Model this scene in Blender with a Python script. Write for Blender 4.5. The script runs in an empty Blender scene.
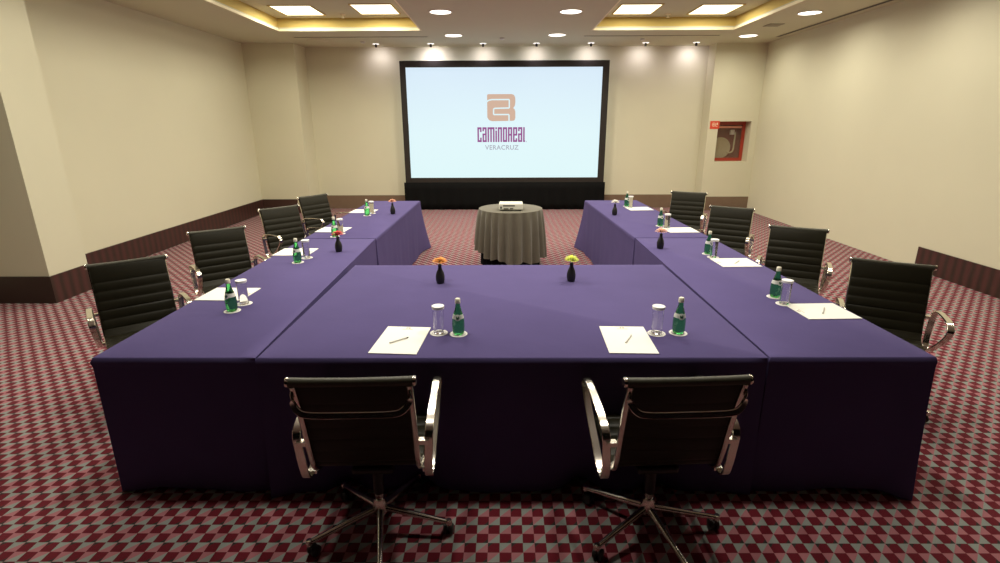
import bpy, bmesh, math, random
from mathutils import Vector, Matrix
random.seed(7)
S = bpy.context.scene
COL = S.collection
PI = math.pi
R = math.radians

# ------------------------------------------------------------------ materials
def new_mat(name):
    m = bpy.data.materials.new(name); m.use_nodes = True
    nt = m.node_tree; b = nt.nodes['Principled BSDF']
    return m, nt, b

def setp(b, **k):
    names = dict(color='Base Color', rough='Roughness', metal='Metallic', trans='Transmission Weight', ior='IOR',
                 spec='Specular IOR Level', sheen='Sheen Weight', sheenr='Sheen Roughness', sheent='Sheen Tint',
                 emis='Emission Color', emstr='Emission Strength', coat='Coat Weight', coatr='Coat Roughness', alpha='Alpha')
    for a, v in k.items():
        if a in ('color', 'emis', 'sheent') and len(v) == 3: v = (*v, 1)
        b.inputs[names[a]].default_value = v

def mat(name, color, rough=.5, var=0, vscale=20, bump=0, bscale=200, **k):
    m, nt, b = new_mat(name)
    setp(b, color=color, rough=rough, **k)
    L = nt.links
    tc = nt.nodes.new('ShaderNodeTexCoord')
    n = nt.nodes.new('ShaderNodeTexNoise'); n.inputs['Scale'].default_value = vscale; n.inputs['Detail'].default_value = 4
    L.new(tc.outputs['Object'], n.inputs['Vector'])
    if var:
        r = nt.nodes.new('ShaderNodeMix'); r.data_type = 'RGBA'
        r.inputs[6].default_value = (*[c * (1 - var) for c in color], 1)
        r.inputs[7].default_value = (*[min(1, c * (1 + var)) for c in color], 1)
        L.new(n.outputs['Fac'], r.inputs[0]); L.new(r.outputs[2], b.inputs['Base Color'])
    if bump:
        n2 = nt.nodes.new('ShaderNodeTexNoise'); n2.inputs['Scale'].default_value = bscale; n2.inputs['Detail'].default_value = 3
        L.new(tc.outputs['Object'], n2.inputs['Vector'])
        bp = nt.nodes.new('ShaderNodeBump'); bp.inputs['Strength'].default_value = bump; bp.inputs['Distance'].default_value = .01
        L.new(n2.outputs['Fac'], bp.inputs['Height']); L.new(bp.outputs['Normal'], b.inputs['Normal'])
    return m

def emit(name, color, strength):
    m, nt, b = new_mat(name)
    setp(b, color=(.8, .8, .8), rough=.5, emis=color, emstr=strength)
    return m

M = {}
M['wall'] = mat('cream_wall_paint', (.71, .68, .51), .85, var=.03, vscale=1.5, bump=.05, bscale=60)
M['ceil'] = mat('ceiling_paint', (.60, .575, .42), .9, var=.02, vscale=2)
M['tray'] = mat('tray_painted_bounce', (.60, .45, .14), .85, var=.03, vscale=3)  # yellow of warm bounced light put into the colour of the tray sides
M['traylip'] = mat('tray_lip_paint', (.88, .80, .58), .7, var=.02, vscale=3)
def stripes():
    m, nt, b = new_mat('laminate_painted_reflection'); L = nt.links
    tc = nt.nodes.new('ShaderNodeTexCoord'); w = nt.nodes.new('ShaderNodeTexWave'); w.bands_direction = 'Y'
    w.inputs['Scale'].default_value = 2.6; w.inputs['Distortion'].default_value = .6
    L.new(tc.outputs['Object'], w.inputs['Vector'])
    r = nt.nodes.new('ShaderNodeMix'); r.data_type = 'RGBA'; r.inputs[6].default_value = (.036, .021, .015, 1); r.inputs[7].default_value = (.075, .028, .024, 1)  # reddish stripes paint the carpet's reflection into the board colour
    L.new(w.outputs['Fac'], r.inputs[0]); L.new(r.outputs[2], b.inputs['Base Color']); setp(b, rough=.3, spec=.5)
    return m
M['base_side'] = stripes()
M['base_back'] = mat('brown_laminate_baseboard', (.20, .135, .09), .25, var=.12, vscale=8, spec=.6)
M['base'] = mat('dark_laminate_baseboard', (.065, .034, .026), .22, var=.15, vscale=6, spec=.6)
M['cloth'] = mat('purple_cloth', (.104, .083, .212), .95, var=.08, vscale=3.5, bump=.2, bscale=9, sheen=.0, sheenr=.5, sheent=(.6, .5, .8), spec=.1)
M['chrome'] = mat('polished_aluminium', (.76, .72, .64), .2, metal=1.0, var=.02)
M['leather'] = mat('black_leather', (.017, .015, .008), .42, var=.1, bump=.06, bscale=300, spec=.2)
M['leather2'] = mat('olive_black_leather', (.05, .047, .030), .5, var=.1, bump=.1, bscale=300, spec=.4)
M['black'] = mat('black_plastic', (.012, .012, .012), .4, var=.1)
M['wheel'] = mat('caster_wheel', (.03, .028, .025), .4, var=.1)
M['drape'] = mat('black_drape', (.006, .006, .006), .95, var=.1, spec=.1)
M['velour'] = mat('black_velour_border', (.020, .015, .012), .6, var=.1, spec=.4)
M['taupe'] = mat('taupe_cloth', (.125, .112, .08), .9, var=.1, vscale=8, bump=.2, bscale=20, sheen=.2)
M['paper'] = mat('white_paper', (.88, .87, .80), .7, var=.01)
M['ink'] = mat('printed_gold_ink', (.45, .40, .30), .7, var=.01)
M['penm'] = mat('grey_pen_plastic', (.62, .60, .55), .3, var=.02)
M['coaster'] = mat('white_coaster_card', (.82, .80, .76), .8, var=.02)
M['ring'] = mat('coaster_print', (.45, .43, .46), .8, var=.02)
M['cap'] = mat('silver_cap', (.80, .77, .62), .35, var=.02)
M['label'] = mat('bottle_label', (.80, .82, .74), .5, var=.02)
M['emblem'] = mat('emblem_green', (.02, .10, .05), .5, var=.02)
M['lid'] = mat('paper_lid', (.85, .84, .84), .7, var=.02)
M['vase'] = mat('black_ceramic', (.012, .011, .010), .45, var=.1)
M['stem'] = mat('flower_stem', (.06, .14, .03), .6, var=.1)
M['white_plastic'] = mat('ivory_plastic', (.78, .77, .66), .4, var=.02)
M['dark_plastic'] = mat('dark_ports', (.03, .03, .03), .5, var=.02)
M['red'] = mat('red_enamel', (.40, .045, .022), .4, var=.06)
M['redsign'] = mat('red_sign', (.72, .07, .03), .5, var=.03)
M['signwhite'] = mat('sign_white', (.9, .82, .6), .5, var=.02)
M['hose'] = mat('cream_hose', (.62, .56, .36), .8, var=.15, vscale=60)
M['slot'] = mat('diffuser_dark', (.07, .055, .035), .7, var=.02)
M['metalw'] = mat('white_fixture', (.78, .74, .64), .5, var=.02)
M['spot'] = mat('dark_spot_metal', (.02, .017, .014), .5, var=.02)

def glass(name, color, rough=.02, ior=1.45):
    m, nt, b = new_mat(name); setp(b, color=color, rough=rough, trans=1.0, ior=ior); return m
M['green'] = glass('green_glass', (.09, .50, .15), .03, 1.45)
M['clear'] = glass('clear_glass', (.97, .97, .98), .02, 1.45)
M['pane'] = mat('cabinet_pane', (.35, .25, .2), .08, alpha=.14)

# carpet: checker of deep red squares and squares split on the diagonal into grey and pink
def carpet():
    m, nt, b = new_mat('checker_carpet'); N = nt.nodes; L = nt.links
    def mth(op, a, bb=None, c=None):
        n = N.new('ShaderNodeMath'); n.operation = op
        for i, v in enumerate((a, bb, c)):
            if v is None: continue
            if isinstance(v, (int, float)): n.inputs[i].default_value = v
            else: L.new(v, n.inputs[i])
        return n.outputs[0]
    def mix(f, a, c):
        n = N.new('ShaderNodeMix'); n.data_type = 'RGBA'
        if isinstance(f, (int, float)): n.inputs[0].default_value = f
        else: L.new(f, n.inputs[0])
        for i, v in ((6, a), (7, c)):
            if isinstance(v, tuple): n.inputs[i].default_value = (*v, 1)
            else: L.new(v, n.inputs[i])
        return n.outputs[2]
    tc = N.new('ShaderNodeTexCoord'); sp = N.new('ShaderNodeSeparateXYZ'); L.new(tc.outputs['Object'], sp.inputs[0])
    X = mth('DIVIDE', mth('ADD', sp.outputs[0], .1763), .0523)
    Y = mth('DIVIDE', mth('SUBTRACT', sp.outputs[1], 1.9465), .0545)
    ix, iy = mth('FLOOR', X), mth('FLOOR', Y)
    u, v = mth('SUBTRACT', X, ix), mth('SUBTRACT', Y, iy)
    par = mth('FLOORED_MODULO', mth('ADD', ix, iy), 2.0)      # 1: light square
    row = mth('FLOORED_MODULO', iy, 2.0)
    tl = mth('GREATER_THAN', v, u)                            # upper left triangle
    pink = mth('ABSOLUTE', mth('SUBTRACT', tl, mth('SUBTRACT', 1.0, row)))
    light = mix(mth('ADD', mth('MULTIPLY', pink, .84), .08), (.275, .325, .295), (.42, .145, .17))
    d = mth('ABSOLUTE', mth('SUBTRACT', mth('SUBTRACT', v, u), 0))
    corner = mth('GREATER_THAN', mth('MULTIPLY', mth('SUBTRACT', v, u), mth('SUBTRACT', 1.0, mth('MULTIPLY', row, 2.0))), .55)
    red = mix(corner, (.138, .011, .020), (.040, .034, .030))
    col = mix(par, red, light)
    nz = N.new('ShaderNodeTexNoise'); nz.inputs['Scale'].default_value = 500; L.new(tc.outputs['Object'], nz.inputs['Vector'])
    dark = mix(nz.outputs['Fac'], (.72, .72, .72), (1.2, 1.2, 1.2))
    mm = N.new('ShaderNodeMix'); mm.data_type = 'RGBA'; mm.blend_type = 'MULTIPLY'; mm.inputs[0].default_value = 1
    L.new(col, mm.inputs[6]); L.new(dark, mm.inputs[7]); L.new(mm.outputs[2], b.inputs['Base Color'])
    setp(b, rough=.95, spec=.1, sheen=.12, sheenr=.5, sheent=(.95, .85, .9))
    bp = N.new('ShaderNodeBump'); bp.inputs['Strength'].default_value = .3; bp.inputs['Distance'].default_value = .004
    L.new(nz.outputs['Fac'], bp.inputs['Height']); L.new(bp.outputs['Normal'], b.inputs['Normal'])
    return m
M['carpet'] = carpet()

# ------------------------------------------------------------------ mesh helpers
class MB:
    def __init__(s): s.bm = bmesh.new()
    def quadbox(s, c8):
        v = [s.bm.verts.new(c) for c in c8]
        for f in ((0, 3, 2, 1), (4, 5, 6, 7), (0, 1, 5, 4), (1, 2, 6, 5), (2, 3, 7, 6), (3, 0, 4, 7)):
            s.bm.faces.new([v[i] for i in f])
    def box(s, x0, x1, y0, y1, z0, z1, mtx=None):
        c = [(x0, y0, z0), (x1, y0, z0), (x1, y1, z0), (x0, y1, z0), (x0, y0, z1), (x1, y0, z1), (x1, y1, z1), (x0, y1, z1)]
        if mtx is not None: c = [mtx @ Vector(p) for p in c]
        s.quadbox(c); return s
    def lathe(s, prof, n=24, c=(0, 0, 0), mtx=None, closed=False):
        rings = []
        for r, z in prof:
            if r < 1e-6: rings.append([s.bm.verts.new(tr((0, 0, z), c, mtx))])
            else: rings.append([s.bm.verts.new(tr((r * math.cos(2 * PI * k / n), r * math.sin(2 * PI * k / n), z), c, mtx)) for k in range(n)])
        pairs = list(zip(rings, rings[1:]))
        if closed: pairs.append((rings[-1], rings[0]))
        for a, b in pairs:
            for k in range(n):
                k2 = (k + 1) % n
                if len(a) == 1 and len(b) == 1: continue
                if len(a) == 1: s.bm.faces.new((a[0], b[k2], b[k]))
                elif len(b) == 1: s.bm.faces.new((a[k], a[k2], b[0]))
                else: s.bm.faces.new((a[k], a[k2], b[k2], b[k]))
        if not closed:
            for e, rv in ((0, True), (-1, False)):
                if len(rings[e]) > 1:
                    s.bm.faces.new(rings[e][::-1] if rv else rings[e])
        return s
    def tube(s, pts, rad, n=10, closed=False, flat=None):
        """tube along pts; rad number or list; flat=(w,h,axis) makes a flat band, axis = the width direction"""
        pts = [Vector(p) for p in pts]; N = len(pts)
        if isinstance(rad, (int, float)): rad = [rad] * N
        rings = []; prev = None
        for i, p in enumerate(pts):
            a = pts[(i - 1) % N] if (closed or i > 0) else pts[i]
            b = pts[(i + 1) % N] if (closed or i < N - 1) else pts[i]
            t = (b - a).normalized()
            if flat: u = Vector(flat[2]); u = (u - t * u.dot(t)).normalized()
            else:
                ref = prev if prev else (Vector((0, 0, 1)) if abs(t.z) < .9 else Vector((1, 0, 0)))
                u = (ref - t * ref.dot(t)).normalized(); prev = u
            w = t.cross(u)
            if flat:
                hw, hh = flat[0] / 2, flat[1] / 2; k = min(hw, hh) * .5
                prof = [(hw, -hh + k), (hw, hh - k), (hw - k, hh), (-hw + k, hh), (-hw, hh - k), (-hw, -hh + k), (-hw + k, -hh), (hw - k, -hh)]
                rings.append([s.bm.verts.new(p + u * x + w * y) for x, y in prof])
            else:
                rings.append([s.bm.verts.new(p + (u * math.cos(2 * PI * k / n) + w * math.sin(2 * PI * k / n)) * rad[i]) for k in range(n)])
        m = len(rings[0])
        pr = list(zip(rings, rings[1:])) + ([(rings[-1], rings[0])] if closed else [])
        for a, b in pr:
            for k in range(m): s.bm.faces.new((a[k], a[(k + 1) % m], b[(k + 1) % m], b[k]))
        if not closed: s.bm.faces.new(rings[0][::-1]); s.bm.faces.new(rings[-1])
        return s
    def build(s, name, material, parent=None, smooth=False, bevel=0):
        bmesh.ops.remove_doubles(s.bm, verts=s.bm.verts, dist=1e-6)
        bmesh.ops.recalc_face_normals(s.bm, faces=s.bm.faces)
        me = bpy.data.meshes.new(name); s.bm.to_mesh(me); s.bm.free()
        o = bpy.data.objects.new(name, me); COL.objects.link(o)
        me.materials.append(material)
        if smooth:
            for p in me.polygons: p.use_smooth = True
            me.set_sharp_from_angle(angle=R(40))
        if bevel:
            b = o.modifiers.new('bevel', 'BEVEL'); b.width = bevel; b.segments = 2; b.limit_method = 'ANGLE'
        if parent: o.parent = parent
        return o

def tr(p, c, mtx):
    p = Vector(p)
    if mtx is not None: p = mtx @ p
    return p + Vector(c)

def smoothpath(pts, k=5, closed=False):
    pts = [Vector(p) for p in pts]; n = len(pts); out = []
    for i in range(n if closed else n - 1):
        if closed: p0, p1, p2, p3 = pts[i - 1], pts[i], pts[(i + 1) % n], pts[(i + 2) % n]
        else: p0, p1, p2, p3 = pts[max(i - 1, 0)], pts[i], pts[i + 1], pts[min(i + 2, n - 1)]
        for j in range(k):
            t = j / k
            out.append(.5 * ((2 * p1) + (p2 - p0) * t + (2 * p0 - 5 * p1 + 4 * p2 - p3) * t * t + (3 * p1 - p0 - 3 * p2 + p3) * t ** 3))
    if not closed: out.append(pts[-1])
    return out

def tag(o, label=None, cat=None, group=None, kind=None):
    if label: o['label'] = label
    if cat: o['category'] = cat
    if group: o['group'] = group
    if kind: o['kind'] = kind
    return o

def empty(name, loc, rz=0, label=None, cat=None, group=None):
    o = bpy.data.objects.new(name, None); COL.objects.link(o); o.empty_display_size = .1
    o.location = loc; o.rotation_euler = (0, 0, rz)
    return tag(o, label, cat, group)

def copy_tree(o, parent=None):
    c = o.copy(); COL.objects.link(c); c.parent = parent
    for ch in list(o.children): copy_tree(ch, c)
    return c

def place(proto, i, loc, rz, label, cat, group):
    o = proto if i == 0 else copy_tree(proto)
    o.location = loc; o.rotation_euler = (0, 0, rz)
    tag(o, label, cat, group); return o

def struct(mb, name, material, **k):
    return tag(mb.build(name, material, **k), kind='structure')

# ------------------------------------------------------------------ room shell
H = 3.365
XL, XR = -5.17, 5.32
YB = 11.75           # back wall of the screen niche
YL, YR = 11.12, 11.35  # returns left and right
NL, NR = -4.14, 4.29
Y0 = -1.2
YN = 2.6            # side walls end here, left off nearer so little bounce reaches the cloth fronts
T = .15
fl = MB(); fl.box(XL - 1.2, XR + .3, Y0, YB + .3, -.1, 0); struct(fl, 'floor', M['carpet'])

TL = (-3.88, -1.40, 2.6, 9.80)   # tray openings x0 x1 y0 y1
TR = (1.53, 4.00, 2.6, 9.86)
ZT = 3.57
c = MB()
xs = [XL - 1.2, TL[0], TL[1], TR[0], TR[1], XR + .3]
c.box(xs[0], xs[1], Y0, YB + .3, H, H + .06); c.box(xs[2], xs[3], Y0, YB + .3, H, H + .06); c.box(xs[4], xs[5], Y0, YB + .3, H, H + .06)
for t in (TL, TR):
    c.box(t[0], t[1], Y0, t[2], H, H + .06); c.box(t[0], t[1], t[3], YB + .3, H, H + .06)
struct(c, 'ceiling', M['ceil'])
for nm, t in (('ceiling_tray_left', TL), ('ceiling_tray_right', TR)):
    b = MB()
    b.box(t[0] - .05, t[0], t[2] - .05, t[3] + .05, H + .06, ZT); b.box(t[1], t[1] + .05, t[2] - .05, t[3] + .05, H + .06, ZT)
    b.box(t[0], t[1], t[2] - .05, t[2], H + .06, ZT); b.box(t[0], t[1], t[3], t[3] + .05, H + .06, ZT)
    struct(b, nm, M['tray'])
    b = MB(); b.box(t[0] - .05, t[1] + .05, t[2] - .05, t[3] + .05, ZT, ZT + .05)
    struct(b, nm.replace('tray', 'recess'), M['ceil'])
k = 1
for t in (TL, TR):
    b = MB(); w = .022; z0, z1 = H - .001, H + .035
    b.box(t[0] - .001, t[0] + w, t[2], t[3], z0, z1); b.box(t[1] - w, t[1] + .001, t[2], t[3], z0, z1)
    b.box(t[0] + w, t[1] - w, t[3] - w, t[3] + .001, z0, z1); b.box(t[0] + w, t[1] - w, t[2], t[2] + w, z0, z1)
    struct(b, 'trim_%d' % k, M['traylip']); k += 1

# left wall with the pier that stands out at its near end
PX, PY0, PY1 = -4.77, 5.2, 5.72
b = MB(); b.box(XL - T, XL, PY1 - .2, YL + T, 0, H); struct(b, 'wall_left', M['wall'])
b = MB(); b.box(XL - .9, PX, PY0, PY1, 0, H); struct(b, 'wall_left_pier', M['wall'])
b = MB(); b.box(XL - 1.0, XL - .9, YN, PY1, 0, H); struct(b, 'wall_left_near', M['wall'])
b = MB(); b.box(XR, XR + T, YN, YR + T, 0, H); struct(b, 'wall_right', M['wall'])
b = MB(); b.box(XL, NL, YL, YB + T, 0, H); struct(b, 'wall_back_left', M['wall'])
# right return with the opening of the hose cabinet
HX0, HX1, HZ0, HZ1 = 4.50, 5.19, 1.035, 1.858
b = MB(); b.box(NR, HX0, YR, YB + T, 0, H); b.box(HX1, XR, YR, YB + T, 0, H)
b.box(HX0, HX1, YR, YB + T, 0, HZ0); b.box(HX0, HX1, YR, YB + T, HZ1, H); b.box(HX0, HX1, YB + .1, YB + T, HZ0, HZ1)
struct(b, 'wall_back_right', M['wall'])
b = MB(); b.box(NL, NR, YB, YB + T, 0, H); struct(b, 'wall_back', M['wall'])
# baseboards
BH, BT = .295, .014
def board(name, *bx, m='base'):
    b = MB()
    for q in bx: b.box(*q)
    struct(b, name, M[m])
board('baseboard_left', (XL, XL + BT, PY1, YL - BT, 0, BH), m='base_side')
board('baseboard_left_pier', (PX, PX + BT, PY0 - BT, PY1, 0, BH), (XL - .9, PX, PY0 - BT, PY0, 0, BH), m='base_side')
board('baseboard_back_left', (XL + BT, NL + BT, YL - BT, YL, 0, BH), (NL, NL + BT, YL, YB - BT, 0, BH))
board('baseboard_back', (NL, NR, YB - BT, YB, 0, BH), m='base_back')
board('baseboard_back_right', (NR - BT, XR, YR - BT, YR, 0, BH), (NR - BT, NR, YR, YB - BT, 0, BH), m='base_back')
board('baseboard_right', (XR - BT, XR, YN, 6.50, 0, BH), m='base_side')

# ------------------------------------------------------------------ screen
scr = empty('projection_screen', (0, 11.56, 0), 0, 'large black-bordered projection screen with a hotel logo against the back wall', 'projection screen')
X0, X1, Z0, Z1 = -2.145, 2.20, .59, 3.075
I0, I1, J0, J1 = -2.025, 2.065, .697, 2.95
b = MB(); b.box(X0, I0, -.03, .03, Z0, Z1); b.box(I1, X1, -.03, .03, Z0, Z1); b.box(I0, I1, -.03, .03, J1, Z1); b.box(I0, I1, -.03, .03, Z0, J0)
b.build('border_frame', M['velour'], scr, bevel=.006)
def screen_mat():
    m, nt, b = new_mat('lit_screen'); N = nt.nodes; L = nt.links
    setp(b, color=(.03, .03, .03), rough=.7, emstr=1.0, spec=.05)
    tc = N.new('ShaderNodeTexCoord'); sp = N.new('ShaderNodeSeparateXYZ'); L.new(tc.outputs['Object'], sp.inputs[0])
    mr = N.new('ShaderNodeMapRange'); mr.inputs[1].default_value = J0; mr.inputs[2].default_value = J1; L.new(sp.outputs[2], mr.inputs[0])
    cr = N.new('ShaderNodeValToRGB'); L.new(mr.outputs[0], cr.inputs[0])
    cr.color_ramp.elements[0].color = (.72, .92, .94, 1); cr.color_ramp.elements[1].color = (.68, .82, .94, 1)
    e = cr.color_ramp.elements.new(.4); e.color = (.73, .91, .95, 1)
    L.new(cr.outputs[0], b.inputs['Emission Color'])
    return m
b = MB(); b.box(I0, I1, .0, .02, J0, J1); sf = b.build('lit_surface', screen_mat(), scr)
tag(sf, 'pale blue lit screen surface')
def flat_emit(name, color): return emit(name, color, .95)
m_logo = flat_emit('logo_beige', (.66, .45, .34)); m_txt = flat_emit('logo_purple', (.32, .09, .29)); m_grey = flat_emit('logo_grey', (.42, .44, .52))
m_bg = flat_emit('logo_gap', (.74, .93, .97))
for mm_ in (m_logo, m_txt, m_grey, m_bg):
    setp(mm_.node_tree.nodes['Principled BSDF'], color=(.03, .03, .03), spec=.05)
def U(px, pz, x0=.0, z0=0):      # drawing units of the emblem -> metres on the screen
    return (-.337 + (px - 190) * .00292, 2.424 - (pz - 100) * .00286)
b = MB()
out = [(190, 104), (200, 100), (368, 100), (383, 106), (392, 122), (394, 150), (392, 175), (385, 190), (378, 197), (388, 206), (394, 222), (394, 268), (388, 284), (372, 288), (225, 290), (203, 283), (191, 265), (190, 250), (190, 140)]
vs = [b.bm.verts.new((U(*p)[0], -.004, U(*p)[1])) for p in out]
f = b.bm.faces.new(vs); r = bmesh.ops.extrude_face_region(b.bm, geom=[f])
for v in r['geom']:
    if isinstance(v, bmesh.types.BMVert): v.co.y += .003
b.build('logo_emblem', m_logo, scr)
b = MB()
line = [(188, 152), (202, 142), (225, 138), (350, 138), (350, 197), (242, 199), (236, 206), (236, 243), (348, 243), (348, 292)]
pts = [(U(*p)[0], -.006, U(*p)[1]) for p in line]
for p, q in zip(pts, pts[1:]):
    b.tube([p, q], 0, flat=(.028, .002, (q[2] - p[2] + 1e-6, 0, -(q[0] - p[0]))))
b.build('logo_emblem_line', m_bg, scr)
# condensed lettering CaminoReal
W1, W2 = .37, .63
G = {'C': (.090, [(0, W1, 0, 1), (0, 1, .87, 1), (0, 1, 0, .13), (W2, 1, .68, 1), (W2, 1, 0, .30)]),
     'a': (.090, [(0, 1, .87, 1), (W2, 1, 0, 1), (0, 1, .47, .58), (0, W1, 0, .58), (0, 1, 0, .12), (0, W1, .73, 1)]),
     'm': (.150, [(0, .22, 0, 1), (.39, .61, 0, 1), (.78, 1, 0, 1), (0, 1, .87, 1)]),
     'i': (.034, [(0, 1, 0, .78), (0, 1, .86, 1)]),
     'n': (.090, [(0, W1, 0, 1), (W2, 1, 0, 1), (0, 1, .87, 1)]),
     'O': (.090, [(0, W1, 0, 1), (W2, 1, 0, 1), (0, 1, .87, 1), (0, 1, 0, .13)]),
     'R': (.090, [(0, W1, 0, 1), (0, 1, .87, 1), (W2, 1, .5, 1), (0, 1, .43, .55), (W2, 1, 0, .47)]),
     'e': (.090, [(0, W1, 0, 1), (0, 1, .87, 1), (W2, 1, .45, 1), (0, 1, .43, .55), (0, 1, 0, .12), (W2, 1, 0, .25)]),
     'l': (.045, [(0, .75, 0, 1), (0, 1, 0, .1)])}
b = MB(); x = -.553
for ch in 'CaminOReal':
    w, rs = G[ch]
    for (a0, a1, c0, c1) in rs: b.box(x + a0 * w, x + a1 * w, -.005, -.001, 1.452 + c0 * .305, 1.452 + c1 * .305)
    x += w + .0185
b.box(x + .002, x + .014, -.005, -.001, 1.452, 1.468)
b.build('logo_lettering', m_txt, scr)
cu = bpy.data.curves.new('t', 'FONT'); cu.body = 'VERACRUZ'; cu.size = .135; cu.extrude = .001; cu.offset = .0022; cu.align_x = 'CENTER'; cu.space_character = 1.08
to = bpy.data.objects.new('t', cu); COL.objects.link(to)
bpy.context.view_layer.update()
me = bpy.data.meshes.new_from_object(to.evaluated_get(bpy.context.evaluated_depsgraph_get()))
bpy.data.objects.remove(to)
me.materials.clear(); me.materials.append(m_grey)
lo = bpy.data.objects.new('city_lettering', me); COL.objects.link(lo); lo.parent = scr
lo.location = (-.03, -.003, 1.293); lo.rotation_euler = (PI / 2, 0, 0)
# black skirt under the screen
b = MB(); n = 120; rows = 4; grid = []
for j in range(rows + 1):
    z = .60 - .60 * j / rows + (.004 if j == rows else 0)
    grid.append([b.bm.verts.new((-2.175 + 4.405 * i / n, -.05 - .012 * math.sin(i * .9 + .3 * math.sin(i * .37)) * (.3 + j / rows), z)) for i in range(n + 1)])
for j in range(rows):
    for i in range(n): b.bm.faces.new((grid[j][i], grid[j][i + 1], grid[j + 1][i + 1], grid[j + 1][i]))
o = b.build('black_skirt', M['drape'], scr, smooth=True); s_ = o.modifiers.new('s', 'SOLIDIFY'); s_.thickness = .006
for sx in (-1.5, 1.5):
    b = MB(); b.box(sx - .02, sx + .02, -.02, .02, 0, .60); b.box(sx - .02, sx + .02, .02, .14, 0, .03)
    b.build('support_stand', M['black'], scr)

# ------------------------------------------------------------------ draped tables
def cloth(name, x0, x1, y0, y1, label, corners=None, seed=0, flare=(0, 0, 0, 0), hem=.012, zt=.75, wav=.008, xb=None, dents=(), still=()):
    """flare per side: front(-y), right(+x), back(+y), left(-x); corners: outward shift at the hem of the corners fr-left, fr-right, bk-right, bk-left"""
    corners = corners or [(0, 0)] * 4
    rnd = random.Random(seed)
    ph = [rnd.random() * 6.28 for _ in range(6)]
    xb = xb or (x0, x1); cs = [(x0, y0), (x1, y0), (xb[1], y1), (xb[0], y1)]
    nrm = [(0, -1), (1, 0), (0, 1), (-1, 0)]
    per = []
    for s in range(4):
        a, c2 = cs[s], cs[(s + 1) % 4]; Ln = math.dist(a, c2); n = max(10, int(Ln / .045))
        for i in range(n):
            t = i / n
            px, py = a[0] + (c2[0] - a[0]) * t, a[1] + (c2[1] - a[1]) * t
            d0, d1 = t * Ln, (1 - t) * Ln
            e0, e1 = math.exp(-(d0 / .09) ** 2), math.exp(-(d1 / .09) ** 2)
            nx, ny = nrm[s]
            if i == 0: nx, ny = nrm[s][0] + nrm[s - 1][0], nrm[s][1] + nrm[s - 1][1]
            per.append((px, py, nx, ny, s, e0, e1, (a[0] + (c2[0] - a[0]) * t) * 1.0 + (py * 1.3), i == 0))
    b = MB(); rings = []
    N = len(per)
    for j, t in enumerate((0, .012, .028, .042, .056, .075, .11, .16, .23, .31, .39, .47, .55, .63, .71, .79, .86, .92, .96, 1)):
        ring = []
        for (px, py, nx, ny, s, e0, e1, q, cor) in per:
            edge = 1 - max(e0, e1)
            w = wav * t * edge * (math.sin(q * 9 + ph[s]) * .6 + math.sin(q * 21 + ph[s + 1]) * .4 + .5)
            if s in still: w = 0
            off = w + flare[s] * t + (0 if s in still else .004) * min(1, j) + (.005 if s == 0 else 0 if s in still else .002) * math.exp(-((t - .035) / .016) ** 2)
            if j == 1: off -= .002
            cx = corners[s][0] * e0 + corners[(s + 1) % 4][0] * e1
            cy = corners[s][1] * e0 + corners[(s + 1) % 4][1] * e1
            zz = zt - t * (zt - hem) + t * .010 * math.sin(q * 6.5 + ph[2]) * edge - (t * hem * .6) * (1 - edge)
            for dx_ in dents:
                if s == 0: cy += .10 * math.exp(-((px - dx_) / .07) ** 2) * max(0, (t - .8) / .2)
            if j == 0: zz = zt - .003
            ring.append(b.bm.verts.new((px + nx * off + cx * t ** 1.4, py + ny * off + cy * t ** 1.4, max(.004, zz))))
        rings.append(ring)
    for a, c2 in zip(rings, rings[1:]):
        for k_ in range(N): b.bm.faces.new((a[k_], a[(k_ + 1) % N], c2[(k_ + 1) % N], c2[k_]))
    # top with a tiny rounded edge
    top = [b.bm.verts.new((v.co.x - p[2] * .004, v.co.y - p[3] * .004, zt)) for v, p in zip(rings[0], per)]
    for k_ in range(N): b.bm.faces.new((top[k_], top[(k_ + 1) % N], rings[0][(k_ + 1) % N], rings[0][k_]))
    b.bm.faces.new(top)
    o = b.build(name, M['cloth'], smooth=True)
    return tag(o, label, 'tablecloth', 'purple tablecloths of the horseshoe table')

SX = 4.925
cloth('tablecloth', -1.168, 1.245, 2.236, 3.93, 'purple tablecloth on the wide middle table joining the two wings', seed=1,
      corners=[(0, -.055), (0, -.03), (0, .01), (0, .01)], wav=.008, still=(1, 3), dents=(-.43, .78, .40, -.80))
cloth('tablecloth', -1.955, -1.179, 2.24, SX, 'purple tablecloth on the near table of the left wing', seed=2,
      corners=[(0, -.01), (0, 0), (.0, 0), (-.02, 0)], xb=(-1.945, -1.243), still=(1, 2))
cloth('tablecloth', 1.257, 2.034, 2.24, SX, 'purple tablecloth on the near table of the right wing', seed=3,
      corners=[(0, 0), (-.01, -.075), (.02, 0), (0, 0)], xb=(1.277, 2.013), still=(2, 3))
cloth('tablecloth', -1.943, -1.243, SX + .024, 7.55, 'purple tablecloth on the far table of the left wing nearest the screen', seed=4,
      corners=[(-.02, 0), (.03, .0), (.10, .23), (-.05, .1)], wav=.010, xb=(-1.935, -1.214), still=(0,))
cloth('tablecloth', 1.277, 2.013, SX + .024, 7.55, 'purple tablecloth on the far table of the right wing nearest the screen', seed=5,
      corners=[(-.03, .0), (.02, 0), (.05, .1), (-.10, .23)], wav=.010, xb=(1.187, 1.935), still=(0,))
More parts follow.
